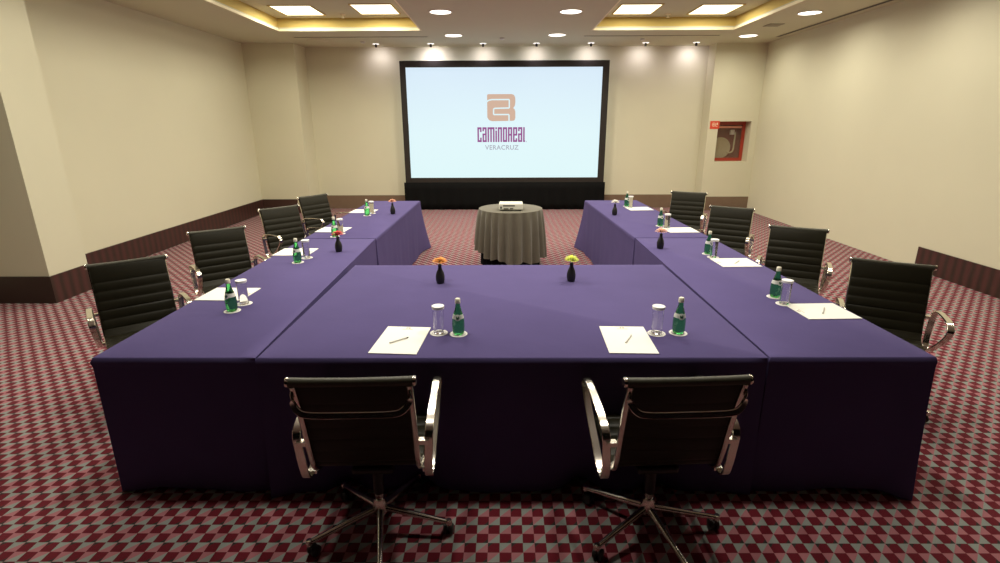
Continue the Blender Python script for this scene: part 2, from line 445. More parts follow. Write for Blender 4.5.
# the folding tables below the cloths
def banquet_table(x0, x1, y0, y1, label):
    t = empty('banquet_table', ((x0 + x1) / 2, (y0 + y1) / 2, 0), 0, label, 'table', 'folding tables under the purple cloths')
    hx, hy = (x1 - x0) / 2 - .02, (y1 - y0) / 2 - .02
    b = MB(); b.box(-hx, hx, -hy, hy, .705, .735); b.build('tabletop', M['white_plastic'], t)
    for sx in (-1, 1):
        for sy in (-1, 1):
            b = MB(); b.tube([(sx * (hx - .05), sy * (hy - .1), .705), (sx * (hx - .05), sy * (hy - .1), .0)], .016)
            b.build('leg', M['chrome'], t, smooth=True)
banquet_table(-1.925, -1.25, SX + .012, 7.55, 'folding table hidden under the far left purple cloth, only a foot showing')
banquet_table(1.285, 1.925, SX + .012, 7.55, 'folding table hidden under the far right purple cloth, only a foot showing')

# ------------------------------------------------------------------ round table
RC = (.095, 6.81)
rt = empty('round_table', (RC[0], RC[1], 0), 0, 'small round table with a black underskirt standing between the wings', 'table')
b = MB(); b.lathe([(0, .71), (.405, .71), (.41, .72), (.405, .735), (0, .735)], 40); b.build('tabletop', M['white_plastic'], rt, smooth=True)
b = MB(); n = 96; rings = []
for j in range(7):
    t = j / 6
    rings.append([b.bm.verts.new(((.378 + (.010 + .014 * t) * math.sin(k_ * 2 * PI * 22 / n)) * math.cos(k_ * 2 * PI / n), (.378 + (.010 + .014 * t) * math.sin(k_ * 2 * PI * 22 / n)) * math.sin(k_ * 2 * PI / n), .705 - .70 * t)) for k_ in range(n)])
for a, c2 in zip(rings, rings[1:]):
    for k_ in range(n): b.bm.faces.new((a[k_], a[(k_ + 1) % n], c2[(k_ + 1) % n], c2[k_]))
b.build('underskirt', M['drape'], rt, smooth=True)
b = MB(); b.tube([(0, 0, .0), (0, 0, .71)], .03); b.lathe([(0, 0), (.22, 0), (.22, .015), (.05, .04), (0, .04)], 24); b.build('pedestal', M['black'], rt)
b = MB(); n = 276; rows = 16; rings = []
for j in range(rows + 1):
    t = j / rows; ring = []
    for k_ in range(n):
        a = 2 * PI * k_ / n
        hemz = .20 - .10 * math.cos(a + R(60)) + .02 * math.sin(a * 9)      # hangs lower towards the near right side
        z = .748 - (t ** .9) * (.748 - hemz)
        fold = .5 + .5 * math.sin(a * 23 + 1.2 * math.sin(a * 3))
        r = .414 + .008 * t + .072 * t ** .5 * fold
        if j == 0: r, z = .417, .7535
        ring.append(b.bm.verts.new((r * math.cos(a), r * math.sin(a), z)))
    rings.append(ring)
for a, c2 in zip(rings, rings[1:]):
    for k_ in range(n): b.bm.faces.new((a[k_], a[(k_ + 1) % n], c2[(k_ + 1) % n], c2[k_]))
tp = [b.bm.verts.new((v.co.x * .98, v.co.y * .98, .756)) for v in rings[0]]
for k_ in range(n): b.bm.faces.new((tp[k_], tp[(k_ + 1) % n], rings[0][(k_ + 1) % n], rings[0][k_]))
b.bm.faces.new(tp)
o = b.build('tablecloth', M['taupe'], smooth=True); o.location = (RC[0], RC[1], 0)
tag(o, 'taupe tablecloth falling in folds over the small round table', 'tablecloth')

# projector
pj = empty('projector', (.098, 6.665, .757), R(-1.5), 'small ivory projector with ports at its back on the round table', 'projector')
b = MB(); b.box(-.152, .152, -.11, .11, .012, .092); b.build('body', M['white_plastic'], pj, bevel=.012)
b = MB(); b.lathe([(0, 0), (.03, 0), (.034, .02), (.028, .024), (0, .02)], 20, c=(.07, .108, .052), mtx=Matrix.Rotation(-PI / 2, 3, 'X')); b.build('lens', M['dark_plastic'], pj, smooth=True)
b = MB(); b.box(-.10, .05, -.1125, -.110, .058, .072); b.box(-.135, -.115, -.1125, -.110, .03, .055); b.box(-.09, -.03, -.1125, -.110, .022, .034); b.box(-.01, .03, -.1125, -.110, .024, .036)
b.build('port_panel', M['dark_plastic'], pj)
for sx in (-.12, .12):
    for sy in (-.08, .08):
        b = MB(); b.lathe([(.012, 0), (.012, .013)], 12, c=(sx, sy, 0)); b.build('foot', M['dark_plastic'], pj)

# ------------------------------------------------------------------ office chair
def make_chair():
    root = empty('office_chair', (0, 0, 0))
    # side profile of the sling (y, z), seat front -> top of the back
    prof = smoothpath([(0, .262, .412), (0, .245, .444), (0, .19, .452), (0, .06, .436), (0, -.07, .434), (0, -.135, .462), (0, -.165, .53), (0, -.192, .65), (0, -.228, .79), (0, -.262, .898)], 12)
    nrm = []
    for i, p in enumerate(prof):
        t = (prof[min(i + 1, len(prof) - 1)] - prof[max(i - 1, 0)]).normalized()
        nrm.append(Vector((0, t.z, -t.y)))           # towards the sitter (front / up)
    acc = [0]
    for a, c2 in zip(prof, prof[1:]): acc.append(acc[-1] + (c2 - a).length)
    tot = acc[-1]
    def ribbed(i0, i1, name, material):
        b = MB(); fr, bk = [], []
        for i in range(i0, i1 + 1):
            s = acc[i]; st = tot - s
            bump = 0 if st < .105 else abs(math.sin((st - .105) / .064 * PI)) ** .38
            if st < .105: bump = .55 + .45 * math.sin(min(1, st / .105) * PI) ** .5
            p, n_ = prof[i], nrm[i]
            fr.append((p + n_ * (.005 + .009 * bump), bump)); bk.append(p - n_ * (.005 + .005 * bump))
        xs_ = [-.219, -.214, -.196, 0, .196, .214, .219]
        sc = [.15, .7, 1, 1, 1, .7, .15]
        F = [[b.bm.verts.new((x_, (prof[i0 + k_] + (q[0] - prof[i0 + k_]) * s_).y, (prof[i0 + k_] + (q[0] - prof[i0 + k_]) * s_).z)) for x_, s_ in zip(xs_, sc)] for k_, q in enumerate(fr)]
        B = [[b.bm.verts.new((x_, (prof[i0 + k_] + (q - prof[i0 + k_]) * s_).y, (prof[i0 + k_] + (q - prof[i0 + k_]) * s_).z)) for x_, s_ in zip(xs_, sc)] for k_, q in enumerate(bk)]
        for Gd in (F, B):
            for a, c2 in zip(Gd, Gd[1:]):
                for k_ in range(len(xs_) - 1): b.bm.faces.new((a[k_], a[k_ + 1], c2[k_ + 1], c2[k_]))
        for k_ in range(len(F) - 1):
            b.bm.faces.new((F[k_][0], F[k_ + 1][0], B[k_ + 1][0], B[k_][0])); b.bm.faces.new((F[k_][-1], F[k_ + 1][-1], B[k_ + 1][-1], B[k_][-1]))
        for e in (0, -1):
            for k_ in range(len(xs_) - 1): b.bm.faces.new((F[e][k_], F[e][k_ + 1], B[e][k_ + 1], B[e][k_]))
        b.build(name, material, root, smooth=True)
    # finer sampling so that the ribs read
    fine = []
    for i in range(len(prof) - 1):
        for q in range(2): fine.append(prof[i].lerp(prof[i + 1], q / 2))
    fine.append(prof[-1]); prof = fine
    nrm = []
    for i, p in enumerate(prof):
        t = (prof[min(i + 2, len(prof) - 1)] - prof[max(i - 2, 0)]).normalized(); nrm.append(Vector((0, t.z, -t.y)))
    acc = [0]
    for a, c2 in zip(prof, prof[1:]): acc.append(acc[-1] + (c2 - a).length)
    tot = acc[-1]
    split = 24 * 5
    ribbed(0, split, 'seat', M['leather']); ribbed(split, len(prof) - 1, 'backrest', M['leather'])
    b = MB(); b.tube([(-.227, -.268, .905), (-.15, -.268, .903), (0, -.268, .902), (.15, -.268, .903), (.227, -.268, .905)], [.018, .0175, .0165, .0175, .018], 16)
    o = b.build('top_roll', M['leather2'], root, smooth=True)
    for sx in (-1, 1):
        b = MB(); b.lathe([(0, 0), (.019, 0), (.0195, .006), (.017, .011), (0, .012)], 16, c=(sx * .226, -.268, .905), mtx=Matrix.Rotation(sx * PI / 2, 3, 'Y'))
        b.build('end_cap', M['chrome'], root, smooth=True)
        rail = [Vector((sx * .213, p.y, p.z)) - Vector((0, nrm[i].y, nrm[i].z)) * .014 for i, p in enumerate(prof) if i % 6 == 0]
        b = MB(); b.tube(rail, 0, flat=(.020, .024, (1, 0, 0))); b.build('side_rail', M['chrome'], root, smooth=True)
        loop = smoothpath([(0, y_, z_) for y_, z_ in ((-.178, .615), (-.14, .652), (-.03, .672), (.11, .682), (.195, .678), (.236, .650), (.226, .610), (.14, .535), (.03, .460), (-.05, .412), (-.11, .396), (-.155, .415), (-.172, .47), (-.178, .545))], 4, closed=True)
        pts = [Vector((sx * (.252 + .012 * max(0, min(1, (p.z - .45) / .2))), p.y, p.z)) for p in loop]
        b = MB(); b.tube(pts, 0, closed=True, flat=(.034, .010, (1, 0, 0))); am = b.build('armrest', M['chrome'], root, smooth=True)
        b = MB(); b.box(min(sx * .222, sx * .262), max(sx * .222, sx * .262), -.198, -.170, .585, .603); b.build('arm_bracket', M['chrome'], am)
        b = MB(); b.box(min(sx * .222, sx * .255), max(sx * .222, sx * .255), -.12, -.10, .402, .416); b.build('arm_bracket', M['chrome'], am)
    b = MB()
    br = smoothpath([(-.214, -.272, .868), (-.212, -.290, .835), (-.190, -.302, .803), (-.145, -.306, .790), (0, -.308, .789), (.145, -.306, .790), (.190, -.302, .803), (.212, -.290, .835), (.214, -.272, .868)], 5)
    b.tube(br, 0, flat=(.026, .010, (0, .25, 1))); b.build('back_brace', M['chrome'], root, smooth=True)
    b = MB()
    for yy in (.13, -.05): b.tube([(-.221, yy, .425), (-.12, yy, .405), (.12, yy, .405), (.221, yy, .425)], .009)
    b.build('seat_spreader', M['chrome'], root, smooth=True)
    b = MB(); b.box(-.09, .09, -.09, .15, .365, .40); b.build('tilt_mechanism', M['black'], root, bevel=.012)
    b = MB(); b.tube([(.09, .02, .38), (.20, .03, .375)], .005); b.lathe([(0, 0), (.009, .003), (.009, .04), (0, .043)], 10, c=(.20, .03, .375), mtx=Matrix.Rotation(PI / 2, 3, 'Y'))
    b.build('height_lever', M['black'], root, smooth=True)
    b = MB(); b.tube([(0, 0, .365), (0, 0, .21)], .024, 16); b.build('gas_lift', M['black'], root, smooth=True)
    b = MB(); b.tube([(0, 0, .22), (0, 0, .15)], .018, 16); b.build('piston', M['chrome'], root, smooth=True)
    b = MB(); b.lathe([(0, .095), (.024, .095), (.033, .108), (.034, .140), (.028, .165), (.024, .178), (0, .178)], 20); b.build('hub', M['chrome'], root, smooth=True)
    for k_ in range(5):
        a = R(72 * k_ + 280); dx, dy = math.cos(a), math.sin(a)
        b = MB(); b.tube([(dx * .02, dy * .02, .128), (dx * .12, dy * .12, .110), (dx * .22, dy * .22, .092), (dx * .315, dy * .315, .075)], [.017, .0145, .0125, .011], 12)
        b.lathe([(0, -.016), (.013, -.014), (.015, 0), (.012, .012), (0, .015)], 12, c=(dx * .318, dy * .318, .076)); lg = b.build('leg', M['chrome'], root, smooth=True)
        ca = a + R(60 + 37 * k_); ox, oy = math.cos(ca), math.sin(ca)
        cx, cy = dx * .314 + ox * .014, dy * .314 + oy * .014
        b = MB()
        mt = Matrix.Rotation(ca, 3, 'Z') @ Matrix.Rotation(PI / 2, 3, 'X')
        for s2 in (-1, 1):
            b.lathe([(0, -.009), (.017, -.009), (.0245, -.005), (.0245, .005), (.017, .009), (0, .009)], 18, c=(cx - oy * .014 * s2, cy + ox * .014 * s2, .025), mtx=mt)
        b.tube([(dx * .318, dy * .318, .068), (dx * .318, dy * .318, .038)], .006)
        b.lathe([(0, -.006), (.012, -.006), (.012, .006), (0, .006)], 10, c=(cx, cy, .025), mtx=mt)
        b.build('caster', M['wheel'], lg, smooth=True)
    return root

chair = make_chair()
def face(nx, ny): return math.atan2(-nx, ny)
CH = [((-0.566, 1.972), face(-0.03, 1), 'black ribbed office chair in the foreground on the left, seen from behind'),
      ((0.658, 1.975), face(-0.05, 1), 'black ribbed office chair in the foreground on the right, seen from behind'),
      ((-2.43, 3.25), face(0.64, -0.77), 'black ribbed office chair nearest the camera along the left wing'),
      ((-2.396, 4.351), face(0.63, -0.78), 'black ribbed office chair second from the camera along the left wing'),
      ((-2.348, 5.689), face(0.755, -0.656), 'black ribbed office chair third from the camera along the left wing'),
      ((-2.305, 6.745), face(0.84, -0.54), 'black ribbed office chair farthest along the left wing, below the left end of the screen'),
      ((2.465, 3.13), face(-0.485, -0.875), 'black ribbed office chair nearest the camera along the right wing'),
      ((2.499, 4.342), face(-0.49, -0.87), 'black ribbed office chair second from the camera along the right wing'),
      ((2.4, 5.55), face(-0.545, -0.84), 'black ribbed office chair third from the camera along the right wing'),
      ((2.404, 6.889), face(-0.47, -0.88), 'black ribbed office chair farthest along the right wing')]
STAR = [0, 4, 37, 10, 40, 20, 16, 35, 5, 50]
for i, (p, rz, lb) in enumerate(CH):
    o = place(chair, i, (p[0], p[1], 0), rz, lb, 'chair', 'office chairs around the table')
for i, o in enumerate([q for q in COL.objects if q.name.startswith('office_chair')]):
    for ch in o.children:
        if ch.name.startswith('leg'): ch.rotation_euler = (0, 0, R(STAR[i]))

# ------------------------------------------------------------------ things on the tables
KS = 1.0091
ZC = .7505
pad0 = empty('notepad', (0, 0, 0))
b = MB(); b.box(-.118, .118, -.172, .172, 0, .004); b.build('sheets', M['paper'], pad0)
b = MB(); b.box(-.012, -.004, .146, .158, .004, .0045); b.box(.002, .012, .146, .158, .004, .0045); b.box(-.010, .010, .158, .162, .004, .0045); b.box(-.028, .028, .134, .138, .004, .0045)
b.build('printed_logo', M['ink'], pad0)
PADS = [((-.518, 2.423), R(-4), 'C1', 'left foreground chair'), ((.625, 2.425), R(-2), 'C2', 'right foreground chair'),
        ((-1.775, 3.17), R(-92), 'L1', 'nearest chair of the left wing'), ((-1.785, 4.33), R(-91), 'L2', 'second chair of the left wing'),
        ((-1.77, 5.32), R(-94), 'L3', 'third chair of the left wing'), ((-1.77, 6.53), R(-94), 'L4', 'farthest chair of the left wing'),
        ((1.842, 2.835), R(92), 'R1', 'nearest chair of the right wing'), ((1.818, 3.945), R(91), 'R2', 'second chair of the right wing'),
        ((1.82, 5.26), R(91), 'R3', 'third chair of the right wing'), ((1.75, 6.68), R(94), 'R4', 'farthest chair of the right wing')]
for i, (p, rz, cd, w) in enumerate(PADS):
    o = place(pad0, i, (p[0] * KS, p[1] * KS, ZC), rz, 'white notepad lying in front of the ' + w, 'notepad', 'notepads at the places')
    if i >= 2: o.scale = (1.10, .88, 1)
def make_pen():
    r = empty('pen', (0, 0, 0))
    b = MB(); b.tube([(-.055, 0, .0), (.045, 0, 0)], .0034, 8); b.build('barrel', M['penm'], r, smooth=True)
    b = MB(); b.tube([(.045, 0, 0), (.056, 0, 0)], [.004, .0012], 8); b.build('tip', M['dark_plastic'], r, smooth=True)
    return r
pen0 = make_pen()
for i, (p, rz, w) in enumerate([((-.525, 2.405), R(42), 'left foreground chair'), ((.63, 2.42), R(62), 'right foreground chair'),
                                ((1.85, 2.83), R(55), 'nearest chair of the right wing'), ((1.83, 3.94), R(50), 'second chair of the right wing')]):
    place(pen0, i, (p[0] * KS, p[1] * KS, ZC + .0085), rz, 'grey pen lying on the notepad of the ' + w, 'pen', 'pens on the notepads')

# bottle
bt = empty('water_bottle', (0, 0, 0))
b = MB(); b.lathe([(0, .002), (.024, 0), (.0285, .004), (.031, .015), (.0325, .04), (.0325, .062), (.0305, .084), (.0265, .104), (.0205, .124), (.0155, .142), (.0125, .158), (.0115, .172), (.0115, .176), (0, .177)], 28)
b.build('glass_body', M['green'], bt, smooth=True)
b = MB(); b.lathe([(0, .170), (.0142, .170), (.0145, .176), (.0135, .192), (.011, .195), (0, .195)], 20); b.build('cap', M['cap'], bt, smooth=True)
def wrap(name, a0, a1, pr, material, parent):
    b = MB(); n = 20; rows = []
    for r_, z in pr:
        rows.append([b.bm.verts.new((r_ * math.cos(a0 + (a1 - a0) * k_ / n), r_ * math.sin(a0 + (a1 - a0) * k_ / n), z)) for k_ in range(n + 1)])
    for a, c2 in zip(rows, rows[1:]):
        for k_ in range(n): b.bm.faces.new((a[k_], a[k_ + 1], c2[k_ + 1], c2[k_]))
    return b.build(name, material, parent, smooth=True)
lb_ = wrap('label', R(-90 - 150), R(-90 + 150), [(.0302, .089), (.0282, .0985), (.0248, .1115)], M['label'], bt)
# round emblem on the label, facing -Y
b = MB(); n = 20; cv = b.bm.verts.new((0, -.0312, .100)); rg = []
for k_ in range(n):
    a = 2 * PI * k_ / n; xx, zz = .0165 * math.cos(a), .098 + .0165 * math.sin(a)
    rr = .0322 - max(0, zz - .083) * .24
    rg.append(b.bm.verts.new((xx, -math.sqrt(max(1e-6, rr * rr - xx * xx)) - .0004, zz)))
for k_ in range(n): b.bm.faces.new((cv, rg[k_], rg[(k_ + 1) % n]))
b.build('label_medallion', M['label'], bt, smooth=True)
b = MB(); n = 16; cv = b.bm.verts.new((0, -.0318, .098)); rg = []
for k_ in range(n):
    a = 2 * PI * k_ / n; rr0 = .009 * (1 + .15 * math.cos(5 * a)); xx, zz = rr0 * math.cos(a), .098 + rr0 * math.sin(a)
    rr = .0330 - max(0, zz - .083) * .24
    rg.append(b.bm.verts.new((xx, -math.sqrt(rr * rr - xx * xx) - .0008, zz)))
for k_ in range(n): b.bm.faces.new((cv, rg[k_], rg[(k_ + 1) % n]))
b.build('label_emblem', M['emblem'], bt)
# glass tumbler with a paper lid
gl = empty('drinking_glass', (0, 0, 0))
b = MB(); b.lathe([(0, .0), (.026, 0), (.0275, .003), (.0295, .145), (.0283, .1455), (.0262, .012), (.0, .010)], 28); b.build('tumbler', M['clear'], gl, smooth=True)
b = MB(); b.lathe([(0, .150), (.0325, .150), (.033, .146), (.032, .136), (.0312, .136), (.0312, .1462), (0, .1465)], 28); b.build('paper_lid', M['lid'], gl, smooth=True)
co = empty('coaster', (0, 0, 0))
b = MB(); b.lathe([(0, 0), (.046, 0), (.047, .001), (.046, .002), (0, .002)], 32); b.build('card', M['coaster'], co)
b = MB(); b.lathe([(.034, .0021), (.036, .0021), (.036, .0024), (.034, .0024)], 32, closed=True); b.build('printed_ring', M['ring'], co)
BOT = dict(C1=(-.234, 2.502), C2=(.909, 2.512), L1=(-1.593, 2.856), L2=(-1.634, 3.979), L3=(-1.648, 4.975), L4=(-1.644, 6.217),
           R1=(1.703, 3.099), R2=(1.712, 4.233), R3=(1.677, 5.492), R4=(1.639, 6.899))
GLS = dict(C1=(-.338, 2.516), C2=(.795, 2.506), L1=(-1.585, 2.985), L2=(-1.615, 4.125), L3=(-1.635, 5.12), L4=(-1.625, 6.37),
           R1=(1.693, 2.966), R2=(1.711, 4.118), R3=(1.712, 5.37), R4=(1.66, 6.78))
WHO = {cd: w for _, _, cd, w in PADS}
i = 0
for cd in BOT:
    p, q = [(k_[0] * KS, k_[1] * KS) for k_ in (BOT[cd], GLS[cd])]
    place(bt, i, (p[0], p[1], ZC + .0025), 0 if cd[0] == 'C' else R(-14 if cd[0] == 'L' else 14), 'green glass bottle at the place of the ' + WHO[cd], 'bottle', 'green water bottles at the places')
    place(gl, i, (q[0], q[1], ZC + .0025), 0, 'clear tumbler with white lid, place of the ' + WHO[cd], 'glass', 'covered tumblers at the places')
    place(co, 2 * i, (p[0], p[1], ZC), 0, 'white coaster under the green bottle, place of the ' + WHO[cd], 'coaster', 'coasters on the tables')
    place(co, 2 * i + 1, (q[0], q[1], ZC), 0, 'white coaster under the tumbler, place of the ' + WHO[cd], 'coaster', 'coasters on the tables')
    i += 1

# bud vases and flowers
vs0 = None
b = MB(); b.lathe([(0, .0), (.022, 0), (.027, .005), (.031, .03), (.031, .05), (.026, .075), (.016, .098), (.0125, .112), (.0125, .125), (.0145, .131), (.011, .131), (.009, .11), (0, .10)], 28)
vs0 = b.build('bud_vase', M['vase'], smooth=True)
FL = [((-.434, 3.413), (.85, .36, .06), (.28, .10, .02), 'orange', 'left side of the middle table'),
      ((.47, 3.455), (.72, .78, .10), (.35, .40, .03), 'yellow', 'right side of the middle table'),
      ((-1.42, 4.352), (.55, .02, .02), (.10, .01, .01), 'red', 'near table of the left wing'),
      ((-1.355, 6.323), (.80, .38, .24), (.25, .10, .03), 'pale orange', 'far table of the left wing'),
      ((1.372, 4.438), (.86, .48, .34), (.35, .18, .08), 'salmon pink', 'near table of the right wing'),
      ((1.337, 6.207), (.85, .80, .72), (.45, .38, .20), 'white', 'far table of the right wing')]
fmesh = None
for i, (p, colr, ctr, nm, w) in enumerate(FL):
    p = (p[0] * KS, p[1] * KS)
    v = vs0 if i == 0 else vs0.copy()
    if i: COL.objects.link(v)
    v.location = (p[0], p[1], ZC)
    tag(v, 'black bud vase with %s flower on the %s' % (nm, w), 'vase', 'black bud vases on the tables')
    f = empty('gerbera_flower', (p[0], p[1], ZC), random.random() * 3, '%s gerbera in the vase on the %s' % (nm, w), 'flower', 'single flowers in the bud vases')
    rnd = random.Random(i + 3)
    b = MB(); b.tube([(0, 0, .104), (.001, 0, .13), (.001, -.002, .149)], [.0025, .0025, .004], 8); b.build('stem', M['stem'], f, smooth=True)
    b = MB()
    for ring, (cnt, ln, up, zb) in enumerate(((20, .054, .006, .150), (16, .046, .016, .153), (12, .032, .022, .156))):
        for k_ in range(cnt):
            a = 2 * PI * k_ / cnt + ring * .2 + rnd.uniform(-.06, .06); L_ = ln * rnd.uniform(.9, 1.05); wd = .0075
            d = Vector((math.cos(a), math.sin(a), 0)); s2 = Vector((-d.y, d.x, 0)); u_ = up + rnd.uniform(-.004, .004)
            pr = [(.006, .3, 0), (L_ * .45, .9, u_ * .7), (L_ * .85, .85, u_), (L_, .2, u_ * .8)]
            rows = [[b.bm.verts.new(d * r_ + s2 * wd * w_ * q + Vector((0, 0, zb + z_ + (.0015 if q == 0 else 0)))) for q in (-1, 0, 1)] for r_, w_, z_ in pr]
            for aa, cc in zip(rows, rows[1:]):
                for q in (0, 1): b.bm.faces.new((aa[q], aa[q + 1], cc[q + 1], cc[q]))
    b.build('petals', mat('petal_' + nm.replace(' ', '_'), colr, .6, var=.12, vscale=80), f)
    b = MB(); b.lathe([(0, .150), (.010, .152), (.013, .158), (.008, .163), (0, .164)], 14); b.build('flower_centre', mat('centre_' + nm.replace(' ', '_'), ctr, .8, var=.2, vscale=300), f, smooth=True)

# ------------------------------------------------------------------ fire hose cabinet and sign
fc = empty('fire_hose_cabinet', (4.845, 11.62, 1.035), 0, 'red-framed fire hose cabinet set into the recess at the right of the back wall', 'fire hose cabinet')
w2, hh = .343, .822
b = MB(); fw = .068
b.box(-w2, -w2 + fw, -.02, .0, 0, hh); b.box(w2 - fw, w2, -.02, 0, 0, hh); b.box(-w2 + fw, w2 - fw, -.02, 0, 0, fw); b.box(-w2 + fw, w2 - fw, -.02, 0, hh - fw, hh)
dr = b.build('door_frame', M['red'], fc)
b = MB(); b.box(-w2 + fw, w2 - fw, -.012, -.008, fw, hh - fw); b.build('door_glass', M['pane'], dr)
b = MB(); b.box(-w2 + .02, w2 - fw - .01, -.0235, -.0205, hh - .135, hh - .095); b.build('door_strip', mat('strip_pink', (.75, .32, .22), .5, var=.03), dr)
b = MB(); b.box(-w2, w2, .20, .205, 0, hh); b.box(-w2, -w2 + .006, 0, .2, 0, hh); b.box(w2 - .006, w2, 0, .2, 0, hh); b.box(-w2, w2, 0, .2, 0, .006); b.box(-w2, w2, 0, .2, hh - .006, hh)
b.build('cabinet_box', mat('cabinet_inside', (.30, .10, .06), .6, var=.1), fc)
b = MB()
for q in range(7):
    rr = .05 + .027 * q; n = 36
    b.tube([(-.11 + rr * math.cos(2 * PI * k_ / n), .10, .27 + rr * math.sin(2 * PI * k_ / n)) for k_ in range(n)], .0135, 8, closed=True)
b.lathe([(0, -.02), (.04, -.02), (.04, .02), (0, .02)], 20, c=(-.11, .10, .27), mtx=Matrix.Rotation(PI / 2, 3, 'X'))
b.build('coiled_hose', M['hose'], fc, smooth=True)
b = MB(); b.tube(smoothpath([(.02, .09, .20), (.10, .08, .17), (.165, .07, .22), (.175, .07, .4), (.18, .07, .60)], 4), .017, 10); b.build('hose_tail', M['hose'], fc, smooth=True)
b = MB(); b.box(.06, .15, .04, .10, .55, .65); b.build('valve', M['metalw'], fc, bevel=.01)

sg = empty('fire_sign', (4.425, YR - .004, 1.786), 0, 'small red fire equipment sign with a white pictogram left of the hose cabinet', 'sign')
b = MB(); b.box(-.098, .098, 0, .004, -.08, .08); b.build('sign_plate', M['redsign'], sg)
b = MB()
n = 24
b.tube([(-.02 + .034 * math.cos(2 * PI * k_ / n), -.0015, .008 + .034 * math.sin(2 * PI * k_ / n)) for k_ in range(n)], .005, 6, closed=True)
b.lathe([(0, -.002), (.014, -.002), (.014, .001), (0, .001)], 16, c=(-.02, 0, .008), mtx=Matrix.Rotation(PI / 2, 3, 'X'))
b.tube([(.012, -.0015, -.004), (.03, -.0015, -.03), (.055, -.0015, -.034)], .005, 6)
b.box(.035, .06, -.003, .001, .0, .045)
b.build('pictogram', M['signwhite'], sg)

# ------------------------------------------------------------------ ceiling fixtures and real lights
WARM = (1, .94, .80)
def area(name, loc, size, power, color=WARM, shape='DISK', spread=None, sy=None, rot=(0, 0, 0)):
    l = bpy.data.lights.new(name, 'AREA'); l.shape = shape; l.size = size
    if sy: l.size_y = sy
    l.energy = power; l.color = color
    if spread: l.spread = spread
    o = bpy.data.objects.new(name, l); COL.objects.link(o); o.location = loc; o.rotation_euler = rot; return o

E_DISC = emit('downlight_lens', (1, .95, .80), 4.0)
E_PANEL = emit('panel_lens', (1, .97, .74), 2.2)
E_SPOT = emit('spot_lens', (1, .97, .95), 1.6)
dl = empty('downlight', (0, 0, 0))
b = MB(); b.lathe([(.150, 0), (.172, 0), (.172, -.006), (.165, -.010), (.150, -.004)], 40, closed=True); b.build('trim_ring', M['metalw'], dl, smooth=True)
b = MB(); b.lathe([(0, -.001), (.150, -.001), (.150, -.004), (0, -.004)], 40); b.build('lens', E_DISC, dl)
DP = 20.0
names = {(-.90, 10.3): 'round downlight above the left half of the screen, row nearest the back wall', (.98, 10.3): 'round downlight above the right half of the screen, row nearest the back wall',
         (-.90, 8.26): 'round downlight between the trays, left one of the second row from the screen', (.98, 8.28): 'round downlight between the trays, right one of the second row from the screen',
         (4.53, 10.5): 'round downlight in the far right corner of the ceiling', (4.51, 8.46): 'round downlight beside the right wall, right of the right ceiling tray'}
i = 0
for (x, y), lb in names.items():
    place(dl, i, (x, y, H), 0, lb, 'ceiling light', 'round downlights in the ceiling'); i += 1
for x, z, y, lb in ((-2.67, ZT, 8.2, 'round downlight inside the left ceiling tray between the square panels'), (2.79, ZT, 8.25, 'round downlight inside the right ceiling tray between the square panels')):
    place(dl, 1, (x, y, z), 0, lb, 'ceiling light', 'round downlights in the ceiling')
for x in (-.9, .98):
    for y in (10.3, 8.35, 6.4, 4.4, 2.6): area('downlight_beam', (x, y, H - .02), .28, DP * (1.15 if y > 10 else .8 if y > 6 else 1.1), spread=R(150))
for y in (10.45, 8.45, 6.5, 4.5, 3.0): area('downlight_beam', (4.45, y, H - .02), .28, DP * (.52 if y > 4 else .42), spread=R(165))
for y, k_ in ((4.3, .16), (2.9, .42)): area('downlight_beam', (-4.0, y, H - .02), .28, DP * k_, spread=R(115))

pn = empty('ceiling_panel_light', (0, 0, 0))
b = MB(); s1, s2 = .31, .36
b.box(-s1 - .02, -s1, -s2 - .02, s2 + .02, -.012, 0); b.box(s1, s1 + .02, -s2 - .02, s2 + .02, -.012, 0); b.box(-s1, s1, s2, s2 + .02, -.012, 0); b.box(-s1, s1, -s2 - .02, -s2, -.012, 0)
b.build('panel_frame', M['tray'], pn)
b = MB(); b.box(-s1, s1, -s2, s2, -.006, 0); b.build('panel_diffuser', E_PANEL, pn)
i = 0
for x, y, lb in ((-3.28, 9.16, 'lit square ceiling panel at the left of the left tray'), (-2.02, 9.10, 'lit square ceiling panel at the right of the left tray'),
                 (2.14, 9.20, 'lit square ceiling panel at the left of the right tray'), (3.40, 9.24, 'lit square ceiling panel at the right of the right tray')):
    place(pn, i, (x, y, ZT), 0, lb, 'ceiling light', 'square panels in the ceiling trays'); i += 1
for x0 in (-3.28, -2.02, 2.14, 3.40):
    for y in (9.17, 6.9, 4.6): area('panel_beam', (x0, y, ZT - .02), .6, (23 if y > 8 else 20 if y > 6 else 25) * (1.25 if x0 < 0 else 1), (1, .94, .76), 'RECTANGLE', sy=.7)

